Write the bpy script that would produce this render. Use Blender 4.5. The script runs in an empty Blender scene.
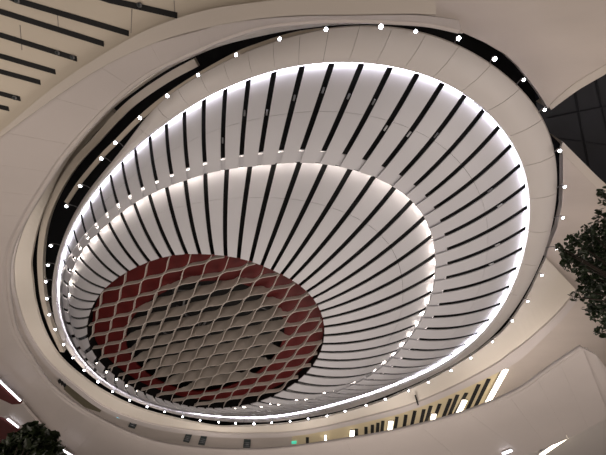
import bpy, bmesh, math, random
import numpy as np
from mathutils import Vector, Matrix

random.seed(7)
SC = bpy.context.scene
COL = SC.collection

# ------------------------------------------------------------------ camera
F_PX = 360.0
CX, CY = 303.0, 227.5
EYE = 1.6
zen = np.array([(325 - CX) / F_PX, (CY + 20) / F_PX, -1.0]); zen /= np.linalg.norm(zen)
ex = np.cross(zen, [0, 1.0, 0]); ex /= np.linalg.norm(ex)
ey = np.cross(zen, ex)
RM = np.stack([ex, ey, zen])
cam_data = bpy.data.cameras.new('camera')
cam_data.sensor_width = 36
cam_data.lens = F_PX / 606 * 36
cam_data.clip_end = 500
cam = bpy.data.objects.new('camera', cam_data)
COL.objects.link(cam)
cam.matrix_world = Matrix.Translation((0, 0, EYE)) @ Matrix([list(map(float, r)) for r in RM]).to_4x4()
SC.camera = cam

# ------------------------------------------------------------------ world, exposure, large lights
w = bpy.data.worlds.new('world'); SC.world = w; w.use_nodes = True
w.node_tree.nodes['Background'].inputs[0].default_value = (1.0, .88, .80, 1)
w.node_tree.nodes['Background'].inputs[1].default_value = 0.16
SC.view_settings.view_transform = 'Standard'
SC.view_settings.look = 'None'
SC.view_settings.gamma = 1
SC.view_settings.exposure = 0.04
SC.cycles.max_bounces = 6
SC.cycles.sample_clamp_indirect = 3

def unproj(px, py, h):
    """point of the hall at h metres above the eye, seen at picture position px, py"""
    d = RM @ np.array([px - CX, -(py - CY), -F_PX])
    t = h / max(d[2], 12.0)
    return np.array([d[0] * t, d[1] * t, EYE + h])

def area(name, loc, size, power, color=(1, .9, .82), target=None):
    d = bpy.data.lights.new(name, 'AREA'); d.shape = 'DISK'; d.size = size; d.energy = power; d.color = color
    o = bpy.data.objects.new(name, d); COL.objects.link(o); o.location = loc
    t = Vector(target or (loc[0], loc[1], 20))
    o.rotation_euler = (t - Vector(loc)).to_track_quat('-Z', 'Y').to_euler()
    return o
# added fill lamps, standing in for light bounced up off the hall floor
area('floor_bounce_fill', (0, 14, .4), 14, 760, (1, .89, .80))
area('floor_bounce_fill', (-10, 2, .4), 10, 420, (1, .88, .78))
area('floor_bounce_fill', (12, 2, .4), 10, 900, (1, .88, .80))

# unseen fill lamps added behind the lower parapet to brighten fascia and soffit
for (x, y, pw) in ((-40, 270, 60), (-25, 330, 60), (40, 400, 110), (110, 450, 130), (200, 475, 140), (300, 475, 140), (400, 460, 140), (500, 430, 110), (560, 400, 90), (40, 130, 40), (120, 60, 25)):
    p = unproj(x, y, 9.0); q = unproj(300, 200, 12.5)
    area('gallery_fill', tuple(p), 2.5, pw * .75, (1, .9, .83), tuple(p + (p - q) * np.array([1, 1, 0]) / np.linalg.norm((p - q)[:2]) * 2.2 + np.array([0, 0, 3.6])))

# ------------------------------------------------------------------ helpers
def tag(o, label=None, cat=None, group=None, kind=None):
    if label: o['label'] = label
    if cat: o['category'] = cat
    if group: o['group'] = group
    if kind: o['kind'] = kind
    return o

def mesh_obj(name, verts, faces, mat, parent=None, smooth=False):
    me = bpy.data.meshes.new(name)
    me.from_pydata([tuple(map(float, v)) for v in verts], [], faces)
    if smooth:
        me.polygons.foreach_set('use_smooth', [True] * len(me.polygons))
    me.materials.append(mat)
    me.update()
    o = bpy.data.objects.new(name, me); COL.objects.link(o)
    if parent: o.parent = parent
    return o

def empty(name, loc=(0, 0, 0)):
    o = bpy.data.objects.new(name, None); COL.objects.link(o); o.location = tuple(map(float, loc)); return o

def fit_normals(o):
    bm = bmesh.new(); bm.from_mesh(o.data)
    bmesh.ops.recalc_face_normals(bm, faces=bm.faces); bm.to_mesh(o.data); bm.free()

def grid_slab(name, rows, mat, parent=None, thick=.08, smooth=False, closed=False):
    """rows: list of rows of 3-D points. A slab with thickness laid above the seen face."""
    rows = [np.array(r) for r in rows]
    m, n = len(rows), len(rows[0])
    V = [p for r in rows for p in r] + [p + np.array([0, 0, thick]) for r in rows for p in r]
    Fc = []; o2 = m * n
    nn = n if closed else n - 1
    for i in range(m - 1):
        for j in range(nn):
            k = (j + 1) % n
            a, b, c, d = i * n + j, i * n + k, (i + 1) * n + k, (i + 1) * n + j
            Fc.append((a, b, c, d)); Fc.append((d + o2, c + o2, b + o2, a + o2))
    for j in range(nn):
        k = (j + 1) % n
        Fc.append((k, j, j + o2, k + o2)); b0 = (m - 1) * n
        Fc.append((b0 + j, b0 + k, b0 + k + o2, b0 + j + o2))
    if not closed:
        for i in range(m - 1):
            Fc.append((i * n, (i + 1) * n, (i + 1) * n + o2, i * n + o2))
            e = n - 1
            Fc.append(((i + 1) * n + e, i * n + e, i * n + e + o2, (i + 1) * n + e + o2))
    o = mesh_obj(name, V, Fc, mat, parent, smooth)
    fit_normals(o)
    if smooth:
        try: o.data.set_sharp_from_angle(angle=math.radians(35))
        except Exception: pass
    return o

def catmull(pts, n):
    """smooth open polyline through pts, n points evenly spread by length"""
    P = np.array(pts, float); out = []
    Q = np.vstack([2 * P[0] - P[1], P, 2 * P[-1] - P[-2]])
    for i in range(1, len(Q) - 2):
        p0, p1, p2, p3 = Q[i - 1:i + 3]
        for t in np.linspace(0, 1, 12, endpoint=False):
            out.append(.5 * ((2 * p1) + (-p0 + p2) * t + (2 * p0 - 5 * p1 + 4 * p2 - p3) * t * t + (-p0 + 3 * p1 - 3 * p2 + p3) * t ** 3))
    out.append(P[-1]); out = np.array(out)
    if n is None: return out
    s = np.r_[0, np.cumsum(np.linalg.norm(np.diff(out, axis=0), axis=1))]
    q = np.linspace(0, s[-1], n)
    return np.stack([np.interp(q, s, out[:, k]) for k in range(out.shape[1])], 1)

def tube(name, pts, r, mat, parent=None, seg=8, closed=False):
    P = [Vector(map(float, p)) for p in pts]; n = len(P); V = []; Fc = []
    for i, p in enumerate(P):
        a = P[(i - 1) % n] if (i > 0 or closed) else P[0]
        b = P[(i + 1) % n] if (i < n - 1 or closed) else P[-1]
        t = (b - a).normalized(); up = Vector((0, 0, 1))
        if abs(t.z) > .95: up = Vector((1, 0, 0))
        u = t.cross(up).normalized(); v = u.cross(t)
        rr = r[i] if isinstance(r, (list, tuple)) else r
        for k in range(seg):
            an = 2 * math.pi * k / seg
            V.append(p + u * math.cos(an) * rr + v * math.sin(an) * rr)
    for i in range(n if closed else n - 1):
        for k in range(seg):
            a = i * seg + k; b = i * seg + (k + 1) % seg; j = (i + 1) % n
            Fc.append((a, b, j * seg + (k + 1) % seg, j * seg + k))
    if not closed:
        Fc.append(tuple(range(seg))[::-1]); Fc.append(tuple((n - 1) * seg + k for k in range(seg)))
    return mesh_obj(name, V, Fc, mat, parent, True)

# ------------------------------------------------------------------ materials
def mat(name, color, rough=.6, noise=0.0, scale=1.0, bump=0.0, emit=None, strength=0, metal=0, stretch=None):
    m = bpy.data.materials.new(name); m.use_nodes = True
    nt = m.node_tree; b = nt.nodes['Principled BSDF']
    b.inputs['Base Color'].default_value = (*color, 1); b.inputs['Roughness'].default_value = rough
    b.inputs['Metallic'].default_value = metal
    if emit:
        b.inputs['Emission Color'].default_value = (*emit, 1); b.inputs['Emission Strength'].default_value = strength
    if noise or bump:
        tc = nt.nodes.new('ShaderNodeTexCoord'); n = nt.nodes.new('ShaderNodeTexNoise')
        n.inputs['Scale'].default_value = scale; n.inputs['Detail'].default_value = 5
        src = tc.outputs['Object']
        if stretch:
            mp = nt.nodes.new('ShaderNodeMapping'); mp.inputs['Scale'].default_value = stretch
            mp.inputs['Rotation'].default_value = (0, 0, .5)
            nt.links.new(src, mp.inputs[0]); src = mp.outputs[0]
        nt.links.new(src, n.inputs['Vector'])
        if noise:
            mr = nt.nodes.new('ShaderNodeMapRange')
            mr.inputs['From Min'].default_value = .3; mr.inputs['From Max'].default_value = .7
            mr.inputs['To Min'].default_value = 1 - noise; mr.inputs['To Max'].default_value = 1
            nt.links.new(n.outputs['Fac'], mr.inputs['Value'])
            mx = nt.nodes.new('ShaderNodeVectorMath'); mx.operation = 'SCALE'
            mx.inputs[0].default_value = color
            nt.links.new(mr.outputs[0], mx.inputs['Scale'])
            nt.links.new(mx.outputs[0], b.inputs['Base Color'])
        if bump:
            bp = nt.nodes.new('ShaderNodeBump'); bp.inputs['Strength'].default_value = bump; bp.inputs['Distance'].default_value = .02
            nt.links.new(n.outputs['Fac'], bp.inputs['Height']); nt.links.new(bp.outputs[0], b.inputs['Normal'])
    return m

M = dict(
    panel=mat('white_panel', (.68, .675, .71), .45, .05, .8),
    rim=mat('rim_plaster', (.65, .61, .585), .5, .05, .5),
    plaster=mat('soffit_plaster', (.60, .53, .48), .6, .12, .22, stretch=(1, 4, 1)),
    cream=mat('cream_plaster', (.70, .64, .56), .6, .05, .4),
    fascia=mat('fascia_plaster', (.60, .545, .52), .55, .08, .4),
    lip=mat('lip_plaster', (.60, .54, .48), .6, .08, .4),
    slotceil=mat('slot_ceiling', (.66, .585, .48), .6, .08, .4),
    yellow=mat('yellow_soffit', (.68, .58, .38), .6, .06, .6),
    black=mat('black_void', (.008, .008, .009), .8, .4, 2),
    joint=mat('joint_shadow', (.36, .32, .30), .8, .2, 2),
    night=mat('night_glass', (.007, .008, .014), .7, .4, .8),
    red=mat('red_ceiling', (.12, .004, .004), .55, .25, 1.5, .2),
    redwall=mat('red_wall', (.13, .03, .03), .6, .2, 1.5),
    ribbon=mat('taupe_ribbon', (.62, .56, .51), .5, .12, 1.2),
    metal=mat('grey_metal', (.25, .25, .26), .4, .2, 5, metal=.7),
    housing=mat('white_housing', (.6, .6, .62), .4, .05, 5),
    beam=mat('beige_beam', (.58, .51, .42), .55, .08, 1),
    lens=mat('lamp_lens', (1, 1, 1), .3, emit=(.9, .93, 1), strength=26),
    cove=mat('cove_bulb', (1, 1, 1), .3, emit=(1, .88, .76), strength=20),
    led=mat('led_strip', (1, 1, 1), .3, emit=(.90, .88, 1), strength=7),
    strip=mat('warm_strip', (1, 1, 1), .3, emit=(1, .88, .66), strength=7),
    cool=mat('cool_strip', (1, 1, 1), .3, emit=(.95, .92, 1), strength=5),
    grille=mat('slate_grille', (.045, .06, .062), .5, .3, 8),
    niche=mat('olive_niche', (.16, .14, .09), .6, .2, 2),
    green=mat('exit_glow', (.1, .8, .5), .4, emit=(.1, .8, .55), strength=.45),
    blue=mat('blue_glow', (.1, .7, .9), .4, emit=(.2, .75, 1), strength=1.5),
    leaf=mat('leaf_green', (.028, .055, .016), .45, .6, 6),
    leaf2=mat('leaf_olive', (.04, .06, .022), .4, .6, 5),
    bark=mat('bark', (.05, .035, .025), .8, .4, 8, .5),
    floor=mat('stone_floor', (.42, .38, .34), .5, .15, .6),
    pot=mat('planter_concrete', (.35, .32, .3), .7, .15, 3),
    soil=mat('soil', (.03, .02, .015), .9, .4, 10),
)

# ------------------------------------------------------------------ ring outlines (smooth closed curves in plan)
A = [(86.5,334.5),(92,306),(109.5,284),(128,272),(149,262),(175.5,255.4),(200,254.5),(225,256.5),(251.6,262),(272.5,271),(294.5,282),(314,299),(323,317),(324,337),(320,355),(305.5,374),(288,388),(266,399),(244,405.7),(222,408),(200,408),(180,404.6),(158,398),(129.3,386),(112,373),(98.6,362),(87.6,344)]
D = [(404,30),(349,27.4),(329,29.4),(285.5,39.4),(242,55),(202,75),(437,37.4),(470.8,52.8),(497.5,70),(521,90),(541,117),(554,147),(555,169),(556,195.4),(551,225.5),(541,262),(524,292),(507,321),(490,338),(471,353),(437,372),(404,388),(369,401),(302,416.5),(235,421),(202,418),(147,404.5),(110,388),(87,371.5),(67,350),(56,326),(52,306),(52,285),(56,262),(64,235.5),(77,209),(100,175.5),(120,155),(150,113.5)]
C = [(202,99.5),(222.7,90),(247,80),(272,71.8),(302,65.8),(334,62.8),(365.6,63.4),(394,67.4),(420.7,74),(447,84),(469,97),(487.5,112),(502.5,128.5),(514,147),(524,167),(529,188),(530,209.5),(528,230.5),(525,251.5),(519,270.5),(511.5,289.6),(502.5,306),(491,324),(478,337),(466,348),(454,357),(431,371),(404,381.5),(352,400),(302,413),(235,418),(202,415.5),(147,402),(100,380),(82,362),(67,337),(60,315),(57,299),(60,262),(70,232),(78.5,215.5),(87.5,202),(97,189.5),(107,177),(118.5,164.4),(132,151),(146,138.6),(162.6,126),(181,113.5)]
B = [(202,175.4),(225,170),(252,167),(275.5,164.7),(302,163),(327,165),(349,169),(372,177),(394,188),(407,195),(424,215.4),(432.4,239),(435.7,255.5),(435.7,275.5),(432.4,292),(429,306),(420.7,323),(410.7,335),(404,346.4),(389,361.4),(375.6,373),(352,385),(325.5,396),(285.5,405),(245,409.5),(205,410),(160,402),(120,385),(97,368),(82,350),(73,330),(68,310),(187,180),(173.6,185.4),(160,190),(145,197),(133.6,203.7),(122,212),(112,222),(100,230.5),(88.5,244),(80,254),(72,267),(68.4,285.6),(67,295.6)]

class Ring:
    def __init__(s, pts, cen, order=7, snap=False):
        s.c = np.array(cen, float); P = np.array(pts, float) - s.c
        ph = np.arctan2(P[:, 1], P[:, 0]); r = np.hypot(P[:, 0], P[:, 1])
        # dense periodic interpolation first so that gaps between picks do not ring
        o = np.argsort(ph); ph, r = ph[o], r[o]
        g = np.linspace(-math.pi, math.pi, 240, endpoint=False)
        rg = np.interp(g, np.r_[ph - 2 * math.pi, ph, ph + 2 * math.pi], np.r_[r, r, r])
        f = np.fft.rfft(rg); k = np.arange(len(f)); f *= np.exp(-(k / (order * 1.6)) ** 4)
        s.g = g; s.r = np.fft.irfft(f, 240)
    def px(s, phi):
        q = (phi + math.pi) % (2 * math.pi) - math.pi
        r = np.interp(q, np.r_[s.g, math.pi], np.r_[s.r, s.r[0]])
        return s.c + r * np.array([math.cos(phi), math.sin(phi)])
    def phi(s, p):
        return math.atan2(p[1] - s.c[1], p[0] - s.c[0])
    def at(s, phi, h):
        p = s.px(phi); return unproj(p[0], p[1], h)
RA, RB, RC, RD = Ring(A, (205, 331)), Ring(B, (245, 290), 8), Ring(C, (290, 245), 9), Ring(D, (300, 230), 9)
HA, HBI, HBO, HC, HD = 9.7, 10.95, 10.55, 11.2, 11.3     # metres above the eye

def warp(ring, table, N):
    """table of (index, pixel): returns f(i) -> polar angle, periodic with N"""
    idx = np.array([t[0] for t in table], float); ph = np.unwrap([ring.phi(t[1]) for t in table])
    o = np.argsort(idx); idx, ph = idx[o], np.unwrap(ph[o])
    for it in range(3):                       # light smoothing of the picks
        ph[1:-1] = .25 * ph[:-2] + .5 * ph[1:-1] + .25 * ph[2:]
    X = np.r_[idx - N, idx, idx + N]; Y = np.r_[ph - 2 * math.pi, ph, ph + 2 * math.pi]
    return lambda i: float(np.interp(((i - idx[0]) % N) + idx[0], X, Y)) 

NUP, NLOW = 76, 60
UC = [(-11,(65,247)),(-10,(70,232)),(-9,(78.5,215.5)),(-8,(87.5,202)),(-7,(97,189.5)),(-6,(107,177)),(-5,(118.5,164.4)),(-4,(131.7,151)),(-3,(146,138.5)),(-2,(162.5,126)),(-1,(181.5,114)),(0,(203.7,100)),(1,(222.7,90)),(2,(247,80)),(3,(272,72)),(4,(303,66)),(5,(334,63)),(6,(366,63)),(7,(394,67.4)),(8,(421,74)),(9,(447,84)),(10,(469,97)),(11,(487.5,112)),(12,(502.5,128.5)),(13,(514,147)),(14,(524,167)),(15,(529,188)),(16,(530,209.5)),(17,(528,230.5)),(18,(525,251.5)),(19,(519,270.5)),(20,(511.5,289.6)),(21,(502.5,306)),(22,(491,324)),(23,(478,337)),(24,(466,348)),(25,(454,357))]
UB = [(-11,(76,261)),(-10,(80,254)),(-9,(88.5,244)),(-8,(98.5,232)),(-7,(108.5,222)),(-6,(120,212)),(-5,(131,204)),(-4,(143,197)),(-3,(157,189)),(-2,(171.5,184)),(-1,(188,179)),(0,(204.7,175)),(1,(223.7,170)),(2,(241,168)),(3,(259,165)),(4,(278,164)),(5,(299,163)),(6,(319,164)),(7,(338,167)),(8,(357,171)),(9,(375.6,178)),(10,(393,187)),(11,(405,196)),(12,(415,205)),(13,(424,215)),(14,(429,227)),(15,(432.5,240)),(16,(435.5,254)),(17,(436,267)),(18,(435.5,280)),(19,(432.5,293)),(20,(430,306)),(21,(425,317)),(22,(418,328)),(23,(410,338)),(24,(402,348)),(25,(393,357))]
LB = [(-16,(75,336)),(-15,(71,324)),(-14,(69,313)),(-13,(68,303)),(-12,(68,293)),(-11,(70,281)),(-10,(74,269)),(-9,(80,258)),(-8,(90,246)),(-7,(101,235)),(-6,(110,225)),(-5,(122,215)),(-4,(135,206)),(-3,(149,197)),(-2,(166,190)),(-1,(184,182)),(0,(203.7,175)),(1,(226,169)),(2,(250,167)),(3,(275.5,164)),(4,(301,164)),(5,(326.5,166)),(6,(352,171)),(7,(374,179)),(8,(395,189)),(9,(412,202)),(10,(423,218)),(11,(432,237)),(12,(436,255)),(13,(436,274)),(14,(432,292)),(15,(427,308)),(16,(419,323)),(17,(410,336)),(18,(401,348)),(19,(390,359)),(20,(377,369)),(21,(362,378)),(22,(345,387)),(23,(328,394)),(24,(310,399))]
LA = [(-16,(86.5,336)),(-15,(87,326)),(-14,(88,317)),(-13,(90,308)),(-12,(93,301.5)),(-11,(97.5,294)),(-10,(103,288)),(-9,(109.5,283)),(-8,(117,277)),(-7,(127,272)),(-6,(136,265)),(-5,(147,261.5)),(-4,(160,258)),(-3,(173,256.5)),(-2,(186,255)),(-1,(199.7,254)),(0,(213,254.5)),(1,(226,256)),(2,(239,258.5)),(3,(252,262)),(4,(264,266)),(5,(273,270)),(6,(282,274)),(7,(292,279)),(8,(302,286)),(9,(309,292)),(10,(314,298)),(11,(319,305)),(12,(321,311)),(13,(323,318)),(14,(324,326)),(15,(325,336)),(16,(323.5,345)),(17,(321.5,352)),(18,(318,359)),(19,(313,366)),(20,(308,373)),(21,(299,381)),(22,(286,389)),(23,(272,396)),(24,(258,401))]
fUC, fUB = warp(RC, UC, NUP), warp(RB, UB, NUP)
fLB, fLA = warp(RB, LB, NLOW), warp(RA, LA, NLOW)
def per(f, N, i):
    k = math.floor((i) / N); return f(i - k * N) if False else f(i)

# ------------------------------------------------------------------ the hanging theatre bowl
bowl = empty('canopy_bowl', (*((RD.at(0, HD) + RD.at(math.pi, HD)) / 2)[:2], 0))
BOWL_O = bowl.location.copy()
tag(bowl, 'huge oval white canopy of slotted radial panels hanging over the hall', 'canopy')
def under(o):
    o.matrix_parent_inverse = Matrix.Translation(-BOWL_O); return o

def angle_lerp(f, i0, i1, u):
    a, b = f(i0), f(i1)
    while b < a - math.pi: b += 2 * math.pi
    while b > a + math.pi: b -= 2 * math.pi
    return a + (b - a) * u

def tier(name, N, fo, fi, Ro, Ri, ho, hi, gap_o, gap_i, sag, joint, lift=0):
    for i in range(N):
        for v0, v1 in ((0, joint - .0014), (joint + .0014, 1)):
            rows = []
            for v in np.linspace(v0, v1, 7):
                g = gap_o + (gap_i - gap_o) * v
                row = []
                for u in np.linspace(g, 1 - g, 4):
                    po = Ro.at(angle_lerp(fo, i, i + 1, u), ho) + np.array([0, 0, lift]); pi_ = Ri.at(angle_lerp(fi, i, i + 1, u), hi)
                    p = po * (1 - v) + pi_ * v
                    p[2] -= min(sag, .07 * np.linalg.norm((po - pi_)[:2])) * 4 * v * (1 - v)
                    row.append(p)
                rows.append(row)
            if v0 == 0: first = rows
            else: both = (first, rows)
        # one mesh per panel: its two boards with a hairline joint
        o = grid_slab(name, both[0], M['panel'], bowl, .04, True)
        o2 = grid_slab(name, both[1], M['panel'], bowl, .04, True)
        bm = bmesh.new(); bm.from_mesh(o.data); bm.from_mesh(o2.data); bm.to_mesh(o.data); bm.free()
        me = o2.data; bpy.data.objects.remove(o2); bpy.data.meshes.remove(me)
        under(o)
tier('upper_panel', NUP, fUC, fUB, RC, RB, HC, HBO, .105, .13, .22, .45, .18)
tier('lower_panel', NLOW, fLB, fLA, RB, RA, HBI, HA, .11, .155, .30, .30)

NR = 144
PH = [2 * math.pi * k / NR for k in range(NR)]
# dark shell behind the panels
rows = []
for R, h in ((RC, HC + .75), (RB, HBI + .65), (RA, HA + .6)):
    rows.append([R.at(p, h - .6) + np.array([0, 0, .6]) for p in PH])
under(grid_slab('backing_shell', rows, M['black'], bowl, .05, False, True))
# rim: 44 plaster boards between C and D, with a lip at both edges
NB = 44
for k in range(NB):
    rows = []
    g = .006
    us = [2 * math.pi * (k + g + (1 - 2 * g) * u) / NB for u in np.linspace(0, 1, 5)]
    cs = [RC.phi(RD.px(p)) for p in us]
    rows.append([RC.at(c, HC) for c in cs])
    for v in (.15, .5, .85):
        rows.append([RC.at(c, HC - .03) * (1 - v) + RD.at(p, HD) * v - np.array([0, 0, .12 * 4 * v * (1 - v)]) for c, p in zip(cs, us)])
    rows.append([RD.at(p, HD) for p in us])
    rows.append([RD.at(p, HD + .45) + (RD.at(p, HD) - RC.at(c, HD)) * .03 for c, p in zip(cs, us)])
    under(grid_slab('rim_board', rows, M['rim'], bowl, .06, True))
# LED line standing on the rim's inner lip, and the dark step at the waist
led = []
def inset(R, p, h, k, c):
    q = R.at(p, h); c = np.array([c[0], c[1], q[2]]); d = (c - q); d /= np.linalg.norm(d[:2]); q = q + d * k; q[2] = h + EYE; return q
cen = BOWL_O
band = grid_slab('led_line', [[inset(RC, p, HC, .02, BOWL_O) + np.array([0, 0, .05]) for p in PH], [inset(RC, p, HC, .02, BOWL_O) + np.array([0, 0, .125]) for p in PH]], M['led'], bowl, .01, False, True)
under(band)
wb = []
for v in (.875, 1.0):
    row = []
    for p in PH:
        # panel surface at share v between rim and waist, by polar angle about the bowl
        b3 = RB.at(p, HBO); c3 = RC.at(RC.phi(RC.c + (RB.px(p) - RB.c) * 2), HC)
        q3 = b3 * v + c3 * (1 - v); q3[2] += .09 + .18 * (1 - v) - min(.22, .07 * np.linalg.norm((b3 - c3)[:2])) * 4 * v * (1 - v)
        row.append(q3)
    wb.append(row)
under(grid_slab('waist_board', wb, M['panel'], bowl, .02, True, True))
# waist board standing behind the lower ends of the upper panels
under(grid_slab('waist_board', [[inset(RB, p, HBO + .12, -.45, cen) for p in PH], [inset(RB, p, HBI + .2, -.30, cen) for p in PH]], M['panel'], bowl, .05, False, True))
# a bulb in the waist at every slot of the upper tier
for i in range(NUP):
    p = fUB(i)
    q = inset(RB, p, HBO, -.10, cen) + np.array([0, 0, .22])
    bm = bmesh.new(); bmesh.ops.create_icosphere(bm, subdivisions=1, radius=.07)
    bmesh.ops.scale(bm, vec=(1.5, 1.5, .7), verts=bm.verts)
    bmesh.ops.translate(bm, vec=tuple(q), verts=bm.verts)
    me = bpy.data.meshes.new('waist_bulb'); bm.to_mesh(me); bm.free(); me.materials.append(M['cove'])
    o = bpy.data.objects.new('waist_bulb', me); COL.objects.link(o); o.parent = bowl; under(o)
# little fixtures sitting in the slots
for (i, v) in ((6.0,.30),(8.0,.52),(9.0,.50),(7.0,.32),(15,.3),(17,.34),(18,.38),(5,.25),(4,.3),(2,.35),(3,.4),(1,.6),(10,.4),(14,.35)):
    q = RC.at(fUC(i), HC) * (1 - v) + RB.at(fUB(i), HBO) * v; q[2] -= .22 * 4 * v * (1 - v) - .10
    d = RB.at(fUB(i), HBO) - RC.at(fUC(i), HC); d /= np.linalg.norm(d)
    under(tube('slot_fixture', [q - d * .09, q + d * .09], .03, M['housing'] if i in (8, 9, 15, 17, 18) else M['metal'], bowl, 6))

# ------------------------------------------------------------------ lattice disc in the middle
disc = empty('lattice_disc', unproj(205, 331, HA)); DO = disc.location.copy()
tag(disc, 'oval ceiling disc of wavy taupe lattice ribbons over a dark red ring', 'ceiling')
def und(o):
    o.matrix_parent_inverse = Matrix.Translation(-DO); return o
def loop(R, h, s=1.0, n=96):
    c = unproj(R.c[0], R.c[1], h)
    return [c + (R.at(2 * math.pi * k / n, h) - c) * s for k in range(n)]
INNER = Ring([(286,326),(281,345),(262,368),(230,385),(195,391),(160,381),(135,362),(124,340),(130,322),(148,303),(172,289),(205,282),(240,284),(268,297)], (205, 334), 5)
def up(L, dz): return [p + np.array([0, 0, dz]) for p in L]
und(grid_slab('dark_side_wall', [loop(RA, HA + .02, 1.005), up(loop(RA, HA + .02, 1.005), 1.3)], M['black'], disc, .02, False, True))
und(grid_slab('red_ring', [up(loop(RA, HA, 1.0), .45), [INNER.at(2 * math.pi * k / 96, HA + .45) for k in range(96)]], M['red'], disc, .06, False, True))
vb = up(loop(RA, HA, 1.0), 1.25)
und(mesh_obj('dark_backing', vb, [tuple(range(len(vb)))], M['black'], disc))
# equipment seen through the opening
rnd = random.Random(3)
for k in range(26):
    an = rnd.uniform(0, 2 * math.pi); rr = rnd.uniform(.2, .95)
    c = unproj(205, 334, HA + .9); e = INNER.at(an, HA + .9); q = c + (e - c) * rr
    L = rnd.uniform(.15, .6); a2 = rnd.uniform(0, math.pi)
    d = np.array([math.cos(a2) * L, math.sin(a2) * L, 0])
    und(tube('equipment_duct', [q - d, q + d], rnd.uniform(.02, .06), M['metal'], disc, 6))
# ribbons: neighbouring ribbons swing in opposite phase and touch at the nodes
c0 = unproj(205, 331, HA)
va = unproj(205 + 29, 331 - 20, HA) - c0                # one full wave along a ribbon
vb2 = unproj(205 + 5.9, 331 + 4.7, HA) - c0             # from ribbon to ribbon
Aring = np.array(loop(RA, HA, .992, 240))[:, :2]; Iring = np.array([INNER.at(2 * math.pi * k / 96, HA) for k in range(96)])[:, :2]
def inside(poly, p):
    x, y = p[0], p[1]; c = False; n = len(poly); j = n - 1
    for i in range(n):
        if (poly[i][1] > y) != (poly[j][1] > y) and x < (poly[j][0] - poly[i][0]) * (y - poly[i][1]) / (poly[j][1] - poly[i][1]) + poly[i][0]: c = not c
        j = i
    return c
RIBBON_H = (.16, .52)
for k in range(-30, 31):
    phase = 0 if k % 2 == 0 else math.pi
    run = []; runs = []
    for t in np.arange(-9, 9, 1 / 18.0):
        q = c0 + va * t + vb2 * (k + .5 * .96 * math.cos(2 * math.pi * t + phase))
        if inside(Aring, q): run.append((t, q))
        elif run:
            runs.append(run); run = []
    runs = [r for r in runs if len(r) > 10]
    if not runs: continue
    V = []; Fc = []
    for r in runs:
        base = len(V)
        for j, (t, q) in enumerate(r):
            p0 = r[max(j - 1, 0)][1]; p1 = r[min(j + 1, len(r) - 1)][1]
            d = (p1 - p0)[:2]; d = d / np.linalg.norm(d); nrm = np.array([-d[1], d[0], 0]) * .012
            dd = np.min(np.linalg.norm(Iring - q[:2], axis=1)) * (1 if inside(Iring, q) else -1)
            hgt = RIBBON_H[0] + (RIBBON_H[1] - RIBBON_H[0]) * min(1, max(0, dd / .5 + .5))
            V += [q - nrm, q + nrm, q + nrm + np.array([0, 0, hgt]), q - nrm + np.array([0, 0, hgt])]
            if j:
                a = base + (j - 1) * 4; b = base + j * 4
                for s in range(4):
                    Fc.append((a + s, a + (s + 1) % 4, b + (s + 1) % 4, b + s))
        e = base + (len(r) - 1) * 4
        Fc += [(base, base + 1, base + 2, base + 3), (e + 3, e + 2, e + 1, e)]
    o = mesh_obj('lattice_ribbon', V, Fc, M['ribbon'], disc); fit_normals(o); und(o)

# ------------------------------------------------------------------ upper gallery: fascia, lip and soffit
HE, HH, HP = 12.65, 12.4, 12.75
Epx = [(546,258),(536,279),(527,297),(507,327),(490,342),(474,354),(440,374.5),(406,391),(371,405),(302,422),(235,427),(202,424.5),(147,411.5),(110,395.5),(82,377),(58,355),(43,328),(35,300),(32.5,280),(31,263),(34,243),(39,223),(47,201),(60,172),(80,143),(113,108.5),(138,89),(157,76),(178,64),(218,47),(259,36.5),(300,29),(349,24.5),(404,25),(440,29),(462,34)]
Hpx = [(577,291),(562,309),(546,325),(524,344),(510,354),(495,365),(458,385),(418,402.5),(380,414),(305,431),(245,434.5),(200,432),(150,424),(108,409),(78,388),(48,362),(27,330),(17,300),(14,284),(13.7,262),(19,240),(27,220),(40,198),(56,172),(75,148),(108,111),(133,90),(153,76),(174,63),(216,44),(256,31),(299,25),(349,22),(404,23.5),(441,27.5),(463,33)]
H2px = [(578,300),(563,319),(550,332),(526,355),(511,366),(495,374),(458,391.5),(416,408.5),(379,419),(303,435),(244,438),(199,435.5),(148,427.5),(105,412),(75,391),(45,364.5),(24,331),(14,300),(11,284),(11,262),(16,240),(24,219),(37,197),(53,171),(72,147),(105,110),(131,89),(151,75),(172,62),(215,43),(255,30),(298,24),(349,21.5),(404,23),(442,27),(464,32.5)]
def curve3(pts, h, n):
    return [unproj(p[0], p[1], h) for p in catmull(pts, n)]
def paired(lists, n):
    """resample several equally long pick lists with one shared parameter"""
    big = np.hstack([np.array(l, float) for l in lists])
    Q = catmull(big, None); k = np.linspace(0, len(Q) - 1, n)
    Q = np.stack([np.interp(k, np.arange(len(Q)), Q[:, j]) for j in range(Q.shape[1])], 1)
    return [Q[:, 2 * j:2 * j + 2] for j in range(len(lists))]
NE = 150
e, h1, h2 = paired([Epx, Hpx, H2px], NE)
rows = [[unproj(*p, HE) for p in e], [unproj(*(p * .75 + q * .25), HE * .75 + HH * .25) for p, q in zip(e, h1)],
        [unproj(*p, HH) for p in h1], [unproj(*p, HH) for p in h2],
        [unproj(*p, HH) + np.array([0, 0, HP - HH + .1]) for p in h2]]
upper = grid_slab('wall_upper_gallery', rows, M['cream'], None, .12, False)
tag(upper, 'cream curved upper gallery fascia ringing the oval canopy', kind='structure')

lipb = grid_slab('trim_5', [[unproj(*p, HH - .08) for p in h1[:100]], [unproj(*p, HH - .08) for p in h2[:100]]], M['fascia'], None, .1)
tag(lipb, kind='structure')

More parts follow.
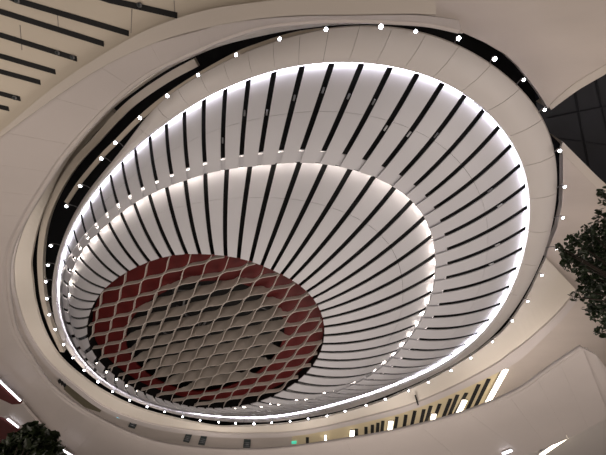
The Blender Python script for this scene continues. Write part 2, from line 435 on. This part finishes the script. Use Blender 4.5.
# soffit of the hall beyond the upper gallery, with the dark opening at the right
innr = []; outr = []
cenp = np.array([300., 230.])
h2s = h2[::3]
for p in h2s:
    innr.append(tuple(p)); 
# from the upper gallery's corner clockwise (downwards, left, up) then along the bowl to the opening
tail = [(464,33),(485,42.5),(504,53.5),(517,65),(528,78.5),(538,92),(548,108)]
head = [(563,152),(563,180),(562,205),(557,228),(548,250),(546,258)]
inner = head + [(562,275)] + innr + tail
def far(p):
    d = np.array(p, float) - cenp; d /= np.linalg.norm(d)
    q = cenp + d * 520
    q[1] = min(q[1], 560)
    return tuple(q)
outer = []
for j, p in enumerate(inner): outer.append(far(p))
outer[0] = (640, 226)
outer[1] = (700, 260); outer[2] = (740, 300); outer[3] = (740, 320); outer[4] = (760, 340); outer[5] = (780, 360); outer[6] = (790, 400)
# upper-right edge of the opening
for j, p in enumerate(inner):
    if p[1] < 70 and j > 10: outer[j] = (p[0] + (p[0] - 300) * .5, -200)
outer[-7:] = [(546, -200), (600, -200), (650, -180), (690, -130), (710, -60), (690, 0), (632, 49)]
# bow the opening's edge slightly as in the hall
V0 = [unproj(*p, HP) for p in inner]; V1 = [unproj(*p, HP) for p in outer]
ceil = grid_slab('ceiling', [V0, [a * .5 + b * .5 for a, b in zip(V0, V1)], V1], M['plaster'], None, .25)
tag(ceil, 'pale plaster soffit surrounding the canopy', kind='structure')

# the dark opening: raised fascia and night glazing
up_e = paired([[(549,106),(560,95.5),(577,82),(606,64.5),(640,43)], [(551,110),(563,101),(580,89),(606,74),(640,54)]], 20)
f1 = grid_slab('trim_1', [[unproj(*p, HP - .02) for p in up_e[0]], [unproj(*p, HP - .06) for p in up_e[1]], [unproj(*p, HP - .06) + np.array([0, 0, 1.0]) for p in up_e[1]]], M['lip'], None, .08)
tag(f1, kind='structure')
lo_e = paired([[(560,150),(567,158),(593,184),(605,196),(640,230)], [(563,142),(571,150),(597,176),(609,187),(643,220)]], 20)
f2 = grid_slab('trim_2', [[unproj(*p, HP - .02) for p in lo_e[0]], [unproj(*p, HP - .04) for p in lo_e[1]], [unproj(*p, HP - .04) + np.array([0, 0, 1.0]) for p in lo_e[1]]], M['lip'], None, .08)
tag(f2, kind='structure')
win = empty('window_1', unproj(590, 120, HP + 1)); tag(win, kind='structure')
wo = win.location.copy()
def undw(o): o.matrix_parent_inverse = Matrix.Translation(-wo); return o
gp = [(535, 90), (640, -20), (760, 120), (700, 300), (545, 175)]
gl = grid_slab('night_pane', [[unproj(*gp[0], HP + 1.0), unproj(*gp[1], HP + 1.0)], [unproj(*gp[4], HP + 1.0), unproj(*gp[2], HP + 1.0)], [unproj(*gp[4], HP + 1.0), unproj(*gp[3], HP + 1.0)]], M['night'], win, .05)
undw(gl)
for a_, b_ in (((548,118),(640,100)), ((556,138),(640,150)), ((575,88),(590,170)), ((594,70),(625,200))):
    undw(tube('mullion', [unproj(*a_, HP + .92), unproj(*b_, HP + .92)], .02, M['night'], win, 6))

# void above everything
vo = [unproj(*p, 16.5) for p in ((-60,-60),(700,-90),(900,300),(800,560),(300,600),(-100,560),(-200,250))]
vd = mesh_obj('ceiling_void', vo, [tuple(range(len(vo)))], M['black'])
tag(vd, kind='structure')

# beams of the higher floors seen through the gap at the left
def beam(name, pts, h, wd, label, m='beam', hh=.22):
    P = curve3(pts, h, 60); V = []; Fc = []
    for j, p in enumerate(P):
        d = (P[min(j + 1, 59)] - P[max(j - 1, 0)])[:2]; d /= np.linalg.norm(d); n_ = np.array([-d[1], d[0], 0]) * wd / 2
        V += [p - n_, p + n_, p + n_ + [0, 0, hh], p - n_ + [0, 0, hh]]
        if j:
            a = 4 * (j - 1); b = 4 * j
            for s in range(4): Fc.append((a + s, a + (s + 1) % 4, b + (s + 1) % 4, b + s))
    Fc += [(0, 1, 2, 3), (239, 238, 237, 236)]
    o = mesh_obj(name, V, Fc, M[m]); fit_normals(o)
    return tag(o, label, 'beam', 'curved beams in the canopy gap')
beam('curved_beam', [(49,202),(57,182),(68,163),(82,144),(97,127),(113,112)], 13.3, .20, 'short outer beige curved beam with a cut end in the dark gap at upper left')
beam('curved_beam', [(62,352),(50,325),(43,300),(40,270),(41,243),(46,217),(58,189),(75,163),(94,142),(128,106),(165,79.5),(196,62.5)], 12.9, .26, 'long middle beige curved beam in the dark gap left of the canopy')
beam('curved_beam', [(66,203),(80,182),(101,157),(116,142),(139,119),(166,97),(198,76),(236,55),(259,46),(280,39),(300,34),(326,30.5)], 11.75, .15, 'thin inner beige curved rail carrying spotlights along the canopy edge', hh=.08)

# ------------------------------------------------------------------ gallery recess at the lower right: yellow ceiling with slots and strip lights
yc = grid_slab('ceiling_recess', [[unproj(*p, HP - .04) for p in ((502,366),(460,388),(416,407),(379,418),(303,434),(292,436))],
                                  [unproj(*p, HP - .04) for p in ((472,430),(440,440),(405,450),(372,455),(300,462),(290,464))]], M['yellow'], None, .03)
tag(yc, 'yellow slotted ceiling of the recess under the upper gallery', kind='structure')
slots = [((489,379),(472,414)),((479,384.5),(465,415)),((466.6,393),(452,420)),((457.7,395),(446,424)),((450.6,399),(440,426)),((440,404),(430,430)),((431,406),(423,432)),((424,409.5),(418,436)),((415,411),(409,438)),((406,415),(402,442)),((397,417),(393,442)),((383,421),(381,440)),((378,423),(377,440)),((372.5,425),(372,440)),((366,427),(366,440)),((356.5,429),(356.5,446)),((307.4,437.5),(307.4,447))]
for a_, b_ in slots:
    a3 = unproj(*a_, HP - .06); b3 = unproj(*b_, HP - .06); d = b3 - a3; L = np.linalg.norm(d); d /= L
    n_ = np.array([-d[1], d[0], 0]) * .11
    V = [a3 - n_, a3 + n_, b3 + n_, b3 - n_]; V = V + [v + np.array([0, 0, .05]) for v in V]
    o = mesh_obj('black_slot', V, [(0,1,2,3),(7,6,5,4),(0,4,5,1),(1,5,6,2),(2,6,7,3),(3,7,4,0)], M['black'], yc); fit_normals(o)
def strip_light(a_, b_, h, wd, m, label, hang=.12, group=None):
    a3 = unproj(*a_, h); b3 = unproj(*b_, h); d = b3 - a3; d /= np.linalg.norm(d)
    n_ = np.array([-d[1], d[0], 0]) * wd / 2
    root = empty('strip_light', (a3 + b3) / 2); tag(root, label, 'light', group)
    ro = root.location.copy()
    for nm, z0, z1, mm, k in (('diffuser', 0, .05, m, 1.0), ('housing', .05, hang, 'housing', 1.15)):
        V = [a3 - n_ * k, a3 + n_ * k, b3 + n_ * k, b3 - n_ * k]
        V = [v + np.array([0, 0, z0]) for v in V] + [v + np.array([0, 0, z1]) for v in V]
        o = mesh_obj(nm, V, [(0,1,2,3),(7,6,5,4),(0,4,5,1),(1,5,6,2),(2,6,7,3),(3,7,4,0)], M[mm], root); fit_normals(o)
        o.matrix_parent_inverse = Matrix.Translation(-ro)
g_ = 'strip lights in the gallery recess'
strip_light((506,370),(483,412), HP - .20, .26, 'strip', 'longest bright warm strip light at the right end of the slotted recess', group=g_)
strip_light((465,401),(456.5,418), HP - .20, .26, 'strip', 'second strip light from the right in the slotted yellow recess', group=g_)
strip_light((434,415),(431,432), HP - .20, .28, 'strip', 'third strip light from the right in the slotted yellow recess', group=g_)
strip_light((391,422),(389.5,436), HP - .20, .28, 'strip', 'fourth strip light from the right in the slotted yellow recess', group=g_)
strip_light((352.3,431.5),(351.8,441), HP - .20, .28, 'strip', 'fifth strip light from the right, beside the last dark slot', group=g_)
strip_light((325.5,436),(325.5,441), HP - .20, .14, 'strip', 'small leftmost strip light by the green exit sign', group=g_)

# grilles and niche in the soffit strip along the bottom left
def quad(name, pts, h, m, label, cat, group=None, th=.06):
    V = [unproj(*p, h) for p in pts]; n = len(V); o3 = np.mean(V, axis=0)
    V = [v - o3 for v in V]; V += [v + np.array([0, 0, th]) for v in V]
    Fc = [tuple(range(n)), tuple(range(2 * n - 1, n - 1, -1))] + [(i, (i + 1) % n, (i + 1) % n + n, i + n) for i in range(n)]
    o = mesh_obj(name, V, Fc, M[m]); fit_normals(o); o.location = tuple(o3)
    if cat: tag(o, label, cat, group)
    return o
gg = 'slate vent grilles on the soffit'
for pts, lb in (([(132,418.5),(138.5,421),(134.5,429),(128,426.8)], 'dark slate square grille furthest left on the curved soffit strip'),
                ([(186,433.5),(192,435),(189,443),(183,441.5)], 'dark slate grille, left one of the close pair on the soffit strip'),
                ([(201,436),(207,437),(204.5,445.5),(198,444.5)], 'dark slate grille, right one of the close pair on the soffit strip'),
                ([(244,440),(250.5,440.3),(250,448.8),(243,448.6)], 'dark slate grille furthest right, alone on the soffit strip')):
    o = quad('vent_grille', pts, HP - .07, 'grille', lb, 'vent', gg)
    c = np.array(o.location)
    q = [unproj(*p, HP - .085) for p in pts]
    for k in (.3, .5, .7):
        a3 = q[0] * (1 - k) + q[3] * k; b3 = q[1] * (1 - k) + q[2] * k
        a3 = a3 * .9 + b3 * .1; b3 = b3 * .9 + a3 * .1
        s = tube('slat', [a3 - c, b3 - c], .03, M['metal'], o, 6)
quad('service_niche', [(63.5,389),(67,385),(84,397),(103,407.5),(100,412.5),(85,407.5),(73,398)], HP - .07, 'niche', 'long olive dark niche cut in the soffit at lower left', 'niche')
for k, pts in enumerate(([(57.5,381),(59.5,379),(61,382),(59,384.2)], [(60.2,383),(62,381),(63.5,384),(61.7,386)], [(62.8,385),(64.5,383),(66,386),(64.2,388)])):
    quad('black_port', pts, HP - .07, 'black', ('upper left', 'middle', 'lower right')[k] + ' of three tiny black ports beside the olive niche', 'vent', 'tiny black ports')
quad('exit_sign', [(291.5,442),(296.5,441.6),(296.5,443.8),(291.5,444.2)], HP - .10, 'green', 'small glowing green exit sign above the gallery parapet', 'sign')
quad('indicator_lamp', [(117,415),(120,416),(119.5,418.5),(116.7,417.6)], HP - .1, 'blue', 'tiny glowing blue lamp right of the olive niche', 'light')
quad('expansion_slit', [(414.5,396),(416,395.6),(419,405),(417.6,405.6)], HH - .10, 'black', 'narrow dark slit across the cream fascia at lower right', 'slit')

# ------------------------------------------------------------------ lower gallery: parapet wall, lip, ceiling with slots
HF, HG, HK = 8.2, 7.8, 7.8
Fpx = [(460,30),(432,24),(404,21.5),(350,19.5),(300,21.5),(259,27),(220,39.5),(202,47.5),(150,72),(110,104),(68,150),(44,186),(26,216),(12,246),(7.5,271),(9,300),(16,332),(34,363),(46,381),(66,399),(88,413.5),(120,430),(156,443),(202,449.5),(250,451),(290,448.5),(343,441),(390,433),(457.7,416),(515,393),(550,369),(582,348)]
Gpx = [(458,20),(430,16),(404,14.5),(350,15.5),(300,16),(259,19),(220,25),(202,30),(133,51),(67,90),(0,138),(-45,175),(-80,210),(-100,250),(-95,300),(-75,340),(-40,362),(0,382),(24,405),(44,429),(62,447),(90,468),(135,492),(195,512),(250,520),(300,517),(370,500),(430,482),(515,456),(550,444.5),(579,431.5),(608,415)]
f_, g2 = paired([Fpx, Gpx], 160)
top_in = [unproj(*p, HF) for p in f_]
g3 = [unproj(*p, HG) for p in g2]
def mix(a, b, t): return [p * (1 - t) + q * t for p, q in zip(a, b)]
low = empty('wall_lower_gallery', (0, 0, 0)); tag(low, 'broad curved plaster parapet wall of the lower gallery', kind='structure')
# parapet boards with thin joints between them
NJ = 44
idx = np.linspace(0, 159, NJ + 1)
F3 = np.array(top_in); G3 = np.array(g3)
def samp(Q, t):
    t = min(max(t, 0), 158.999); i = int(t); return Q[i] * (1 - (t - i)) + Q[i + 1] * (t - i)
for k in range(NJ):
    a_, b_ = idx[k] + .005, idx[k + 1] - .005
    us = np.linspace(a_, b_, 5)
    fr = np.array([samp(F3, u) for u in us]); gr = np.array([samp(G3, u) for u in us])
    rows = [fr + np.array([0, 0, .06]), fr * .985 + gr * .015 ] + [fr * (1 - t) + gr * t - np.array([0, 0, .06]) for t in (.04, .35, .7, 1)] 
    o = grid_slab('parapet_board', rows, M['fascia'], low, .08, True)
o = grid_slab('parapet_core', [F3 * .99 + G3 * .01 + np.array([0, 0, .10]), F3 * .01 + G3 * .99 + np.array([0, 0, .10])], M['joint'], low, .05)
# capping rail on the parapet's top edge
o = tube('capping', [p + np.array([0, 0, .04]) for p in top_in], .07, M['fascia'], low, 8)
# end return of the parapet at the right
re = [[unproj(582,348,HF), unproj(596,355,HF+.0), unproj(612,376,HF)], [unproj(608,415,HG), unproj(622,424,HG), unproj(640,440,HG)]]
grid_slab('parapet_end', re, M['fascia'], low, .1)

# lip under the parapet (upper left and top) and the slotted ceiling beyond it
Kpx = [(436,-2),(424,-6),(404,-9),(350,-8),(300,-3),(259,2),(239,4.5),(202,11),(150,28.5),(100,56),(50,90),(0,132),(-45,170)]
G2px = [(436,15.5),(424,15),(404,14.5),(350,15.5),(300,16),(270,18),(250,20.5),(214,27),(168,39),(118,59.5),(67,90),(0,138),(-45,175)]
k2, gg2 = paired([Kpx, G2px], 70)
lipo = grid_slab('trim_3', [[unproj(*p, HG + .0) for p in gg2], [unproj(*p, HG - .12) for p in gg2 * .94 + k2 * .06], [unproj(*p, HG - .12) for p in k2]], M['lip'], None, .15)
tag(lipo, kind='structure')
# far edge of this ceiling
K3 = [unproj(*p, HG + .1) for p in k2]
outc = []
for p in k2:
    d = p - np.array([330., 300.]); d /= np.linalg.norm(d); outc.append(p + d * (190))
O3 = [unproj(*p, HG + .1) for p in outc]
c3 = grid_slab('ceiling_lower_gallery', [K3, mix(K3, O3, .5), O3], M['slotceil'], None, .2)
tag(c3, 'plain slotted ceiling under the lower gallery at upper left', kind='structure')
# black linear slots, each a shallow dark channel in that ceiling
sl = [((60,-16),(108.5,0),(177,15.5)),((-10,-12),(15,0),(128.5,33.5)),((-25,4),(0,11.5),(103.5,44)),((-25,27.5),(0,35),(76.5,59)),((-25,49),(0,56),(55,72)),((-25,64),(0,71.5),(40,82.5)),((-25,87),(0,93.5),(20,99)),((-25,101),(0,107),(8.5,109))]
for q in sl:
    a_, m_, b_ = q
    P = [unproj(*p, HG + .085) for p in (a_, m_, b_)]
    d = P[2] - P[1]; d /= np.linalg.norm(d); n_ = np.array([-d[1], d[0], 0]) * .052
    V = []; Fc = []
    for p in P: V += [p - n_, p + n_, p + n_ + [0, 0, .06], p - n_ + [0, 0, .06]]
    for j in (1, 2):
        a = 4 * (j - 1); b = 4 * j
        for s in range(4): Fc.append((a + s, a + (s + 1) % 4, b + (s + 1) % 4, b + s))
    Fc += [(0, 1, 2, 3), (11, 10, 9, 8)]
    o = mesh_obj('black_slot', V, Fc, M['black'], c3); fit_normals(o)
# thin joints across that ceiling
for a_, b_ in (((57,10),(58.5,27)), ((132,9),(131,33)), ((20,25),(22,50)), ((174,0),(175,14))):
    tube('panel_joint', [unproj(*a_, HG + .1), unproj(*b_, HG + .1)], .008, M['joint'], c3, 5)
gr_ = 'small fixtures in the ceiling slots'
for (x, y), lb in (((57,53),'round dark downlight in the third slot from the left corner'), ((72,57.5),'tiny downlight near the end of a slot in the upper left ceiling'), ((139,5),'tiny downlight in the longest slot at the top edge'), ((14,98),'tiny downlight in the short slot near the left edge'), ((16.5,0.8),'tiny downlight in the slot crossing the top left corner')):
    c_ = unproj(x, y, HG + .05); rt = empty('downlight', c_); tag(rt, lb, 'light', gr_)
    tube('body', [(0, 0, 0), (0, 0, .08)], .045, M['metal'], rt, 12)
    tube('lens', [(0, 0, -.012), (0, 0, 0)], .028, M['grille'], rt, 12)

# lower left corner: red wall recesses with cove lights under the parapet
def corner(pts, h, hz, m, name, lab):
    V = [unproj(*p, h) for p in pts]
    n = len(V); V += [v + np.array([0, 0, hz]) for v in V]
    Fc = [tuple(range(n)), tuple(range(2 * n - 1, n - 1, -1))] + [(i, (i + 1) % n, (i + 1) % n + n, i + n) for i in range(n)]
    o = mesh_obj(name, V, Fc, M[m]); fit_normals(o); tag(o, lab, kind='structure'); return o
corner([(-30,362),(0,386),(20.5,404),(12,404.5),(0,399),(-30,388)], HG - .35, .1, 'redwall', 'wall_recess', 'brown red recess wall at the left edge')
corner([(-30,405),(0,418),(5,421),(19,430),(34,447),(50,470),(-30,470)], HG - .35, .1, 'redwall', 'wall_recess', 'dark red recess wall behind the plant at the lower left corner')
corner([(-30,386),(0,397.5),(14,404),(22,403),(24,407),(44,430),(60,448),(75,459),(60,459),(36,447),(20,430),(5,418.5),(-30,404)], HG - .30, .1, 'fascia', 'trim_4', '')
gc = 'cove lights at the lower left'
strip_light((-6,377),(20,401.5), HG - .42, .03, 'cool', 'cove light line along the left edge above the brown red recess', group=gc, hang=.09)
strip_light((7,419.5),(18,428), HG - .42, .03, 'cool', 'short cove light line just above the plant at lower left', group=gc, hang=.09)
strip_light((57,447.5),(73,457), HG - .42, .03, 'cool', 'cove light line at the bottom edge right of the plant', group=gc, hang=.09)

# lower right corner: soffit under the parapet with its cove light
sr = grid_slab('ceiling_corner', [[unproj(*p, HG + .5) for p in ((500,455),(550,440),(579,427),(612,410))], [unproj(*p, HG + .5) for p in ((480,520),(560,510),(640,490),(700,450))]], M['rim'], None, .1)
tag(sr, 'plaster soffit under the parapet at the lower right', kind='structure')
strip_light((572,434.5),(541,456), HG + .30, .13, 'strip', 'wide warm cove light under the parapet at lower right', group='cove lights below the parapet')
strip_light((512,451),(503,454.5), HG - .1, .10, 'cool', 'short cool light peeking from the parapet bottom edge', group='cove lights below the parapet', hang=.09)
# round drain cap
cc = unproj(585, 350, HP - .05); 
o = tube('soffit_cap', [(0, 0, 0), (0, 0, .05)], .16, M['rim'], None, 20); o.location = tuple(map(float, cc))
tag(o, 'small round cap on the plain soffit at right, by the parapet corner', 'cap')

# ------------------------------------------------------------------ ring of spotlights on the canopy's edge
spots = [(326,29.4),(381,26.7),(415.7,31.7),(459,38.4),(495,59),(524,80),(545,110),(560,151),(565,187),(563,218),(556.6,249),(542,275.5),(528,301.6),(512.5,321),(492.5,342),(471,358),(451,371),(428.5,382.3),(408.7,391),(385.5,399.5),(366,405.6),(345,411.4),(327,416),(308,419),(290,421.5),(271.5,423),(254,424),(235.5,423.5),(218.7,422.5),(200,420.5),(182.6,417),(164.6,412),(147,407),(129.5,400.5),(112.5,391.8),(98,382),(84,370.5),(73,358),(63.4,344.7),(55,329.7),(49,315),(46.8,299),(45.4,282),(47.7,265.5),(50.5,246),(66,206.4),(80,186.4),(101,158.7),(115,143),(139.6,118),(167,96),(198,75),(236,55),(279.5,39)]
HS = 10.95
bright = {0: .9, 1: 1.05, 3: 1.0, 4: 1.0, 7: .95, 35: 1.3, 26: 1.2}
def ordinal(n):
    return {1: 'first', 2: 'second', 3: 'third'}.get(n, str(n) + ('st' if n % 10 == 1 and n != 11 else 'nd' if n % 10 == 2 and n != 12 else 'rd' if n % 10 == 3 and n != 13 else 'th'))
proto = None
rC = np.array(BOWL_O)
bm_cache = {}
def spot_meshes():
    o = tube('tmp', [(0, 0, .02), (0, 0, .05), (0, 0, .13), (0, 0, .17)], [.085, .095, .085, .04], M['housing'], None, 12); a = o.data; bpy.data.objects.remove(o)
    o = tube('tmp', [(0, 0, -.03), (0, 0, -.005), (0, 0, .02)], [.035, .062, .075], M['lens'], None, 12); b = o.data; bpy.data.objects.remove(o)
    return a, b
body_me, lens_me = spot_meshes(); body_me.name = 'spot_housing'; lens_me.name = 'spot_lens'
for n, (x, y) in enumerate(spots):
    q = unproj(x, y, HS)
    rt = empty('spotlight', q)
    tag(rt, f'white spotlight on the canopy edge, {ordinal(n)} clockwise after the one where the rail ends' if n else 'white spotlight on the canopy edge at the top, where the thin beige rail ends', 'spotlight', 'spotlights around the canopy edge')
    s = bright.get(n, .8) * .72
    if 16 <= n <= 50 and n not in bright: s = .7
    for nm, me in (('housing', body_me), ('lens', lens_me)):
        o = bpy.data.objects.new(nm, me); COL.objects.link(o); o.parent = rt; o.scale = (s, s, s)
    # arm reaching up to the rim's edge
    ph = RD.phi((x, y)); e3 = RD.at(ph, HD + .12) + (RD.at(ph, HD) - RC.at(ph, HD)) * .01
    loc = e3 - q
    L = np.linalg.norm(loc)
    if L > 1.0: loc = loc / L * 1.0
    tube('arm', [(0, 0, .15), tuple(loc * .5 + np.array([0, 0, .10])), tuple(loc)], .014, M['metal'], rt, 6)

# ------------------------------------------------------------------ floor and the two indoor trees
fl = mesh_obj('floor', [(-40, -25, 0), (40, -25, 0), (40, 60, 0), (-40, 60, 0)], [(0, 1, 2, 3)], M['floor'])
tag(fl, 'stone lobby floor', kind='structure')

def leaf_cluster(points, n, size, seed, dens):
    rd = random.Random(seed); V = []; Fc = []
    for _ in range(n):
        c, r = rd.choices(points, weights=dens)[0]
        while True:
            d = Vector((rd.uniform(-1, 1), rd.uniform(-1, 1), rd.uniform(-1, 1)))
            if .05 < d.length < 1: break
        p = Vector(c) + d * r
        s = size * rd.uniform(.7, 1.25)
        ax = Vector((rd.gauss(0, 1), rd.gauss(0, 1), rd.gauss(-.3, .6))).normalized()
        nn = ax.cross(Vector((rd.gauss(0, 1), rd.gauss(0, 1), rd.gauss(0, 1)))).normalized()
        w_ = nn * s * .27; fold = ax.cross(nn) * s * .08
        b = len(V)
        V += [p - ax * s * .5, p - ax * s * .18 + w_, p + ax * s * .2 + w_ * .85, p + ax * s * .55, p + ax * s * .2 - w_ * .85, p - ax * s * .18 - w_, p - fold, p + ax * s * .2 - fold]
        Fc += [(b, b + 1, b + 6), (b + 1, b + 2, b + 7, b + 6), (b + 2, b + 3, b + 7), (b + 3, b + 4, b + 7), (b + 4, b + 5, b + 6, b + 7), (b + 5, b, b + 6)]
    return V, Fc

def tree(label, blobs, base, n, size, seed, m, cat='tree', name='indoor_tree', cen_i=0, spread=1.0):
    root = empty(name, (base[0], base[1], 0)); tag(root, label, cat)
    bl = [(tuple(np.array(c) - np.array([base[0], base[1], 0])), r) for c, r in blobs]
    V, Fc = leaf_cluster(bl, n, size, seed, [r ** 2.2 for _, r in bl])
    mesh_obj('foliage', V, Fc, M[m], root)
    low_z = min(c[2] for c, r in bl)
    crown = np.array(bl[cen_i][0]); fork = np.array([crown[0] * .3, crown[1] * .3, max(.9, low_z - .5)])
    tube('trunk', [(0, 0, .35), tuple(fork * np.array([.5, .5, .6])), tuple(fork), tuple(crown)], [.09, .07, .055, .02], M['bark'], root, 8)
    for c, r in bl:
        c = np.array(c)
        tube('branch', [tuple(fork), tuple(fork * .45 + c * .55 + np.array([0, 0, -.08])), tuple(c)], [.018, .011, .005], M['bark'], root, 6)
    tube('planter', [(0, 0, 0), (0, 0, .02), (0, 0, .42), (0, 0, .45)], [.38, .42, .52, .5], M['pot'], root, 24)
    tube('soil', [(0, 0, .44), (0, 0, .47)], .46, M['soil'], root, 20)
    return root

def B_(x, y, h, rpx):
    p = unproj(x, y, h); dist = np.linalg.norm(p - np.array([0, 0, EYE]))
    off = math.hypot(x - CX, y - CY); return (tuple(p), rpx / F_PX * dist * math.cos(math.atan(off / F_PX)))
RT = [B_(590,232,3.4,9),(B_(603,240,3.5,16)),B_(578,243,3.3,11),B_(596,258,3.4,16),B_(612,262,3.5,20),B_(576,262,3.3,13),B_(593,277,3.3,14),B_(608,290,3.4,18),B_(588,292,3.2,10),B_(597,310,3.2,11),B_(611,318,3.3,12),B_(607,222,3.6,11),B_(602,192,3.7,6),B_(606,200,3.7,6),B_(601,213,3.6,5),B_(566,253,3.3,6),B_(574,297,3.2,5),B_(602,332,3.1,6),B_(640,270,3.6,30),B_(650,220,3.8,24),B_(560,247,3.3,4)]
bR = unproj(640, 290, 2.4)
tree('leafy green indoor tree reaching in from the right edge over the soffit', RT, (bR[0], bR[1]), 4600, .062, 11, 'leaf', cen_i=18)
LT = [B_(30,436,1.9,11),B_(16,448,1.9,14),B_(44,444,1.9,12),B_(28,452,1.9,16),B_(4,455,1.9,14),B_(52,452,1.85,9),B_(38,432,1.95,6),B_(24,429,1.95,5),B_(30,475,1.8,30),B_(-10,475,1.8,24)]
bL = unproj(25, 470, 1.75)
tree('bushy dark green plant rising into the lower left corner', LT, (bL[0], bL[1]), 2400, .12, 5, 'leaf2', cat='plant', name='indoor_shrub', cen_i=8)
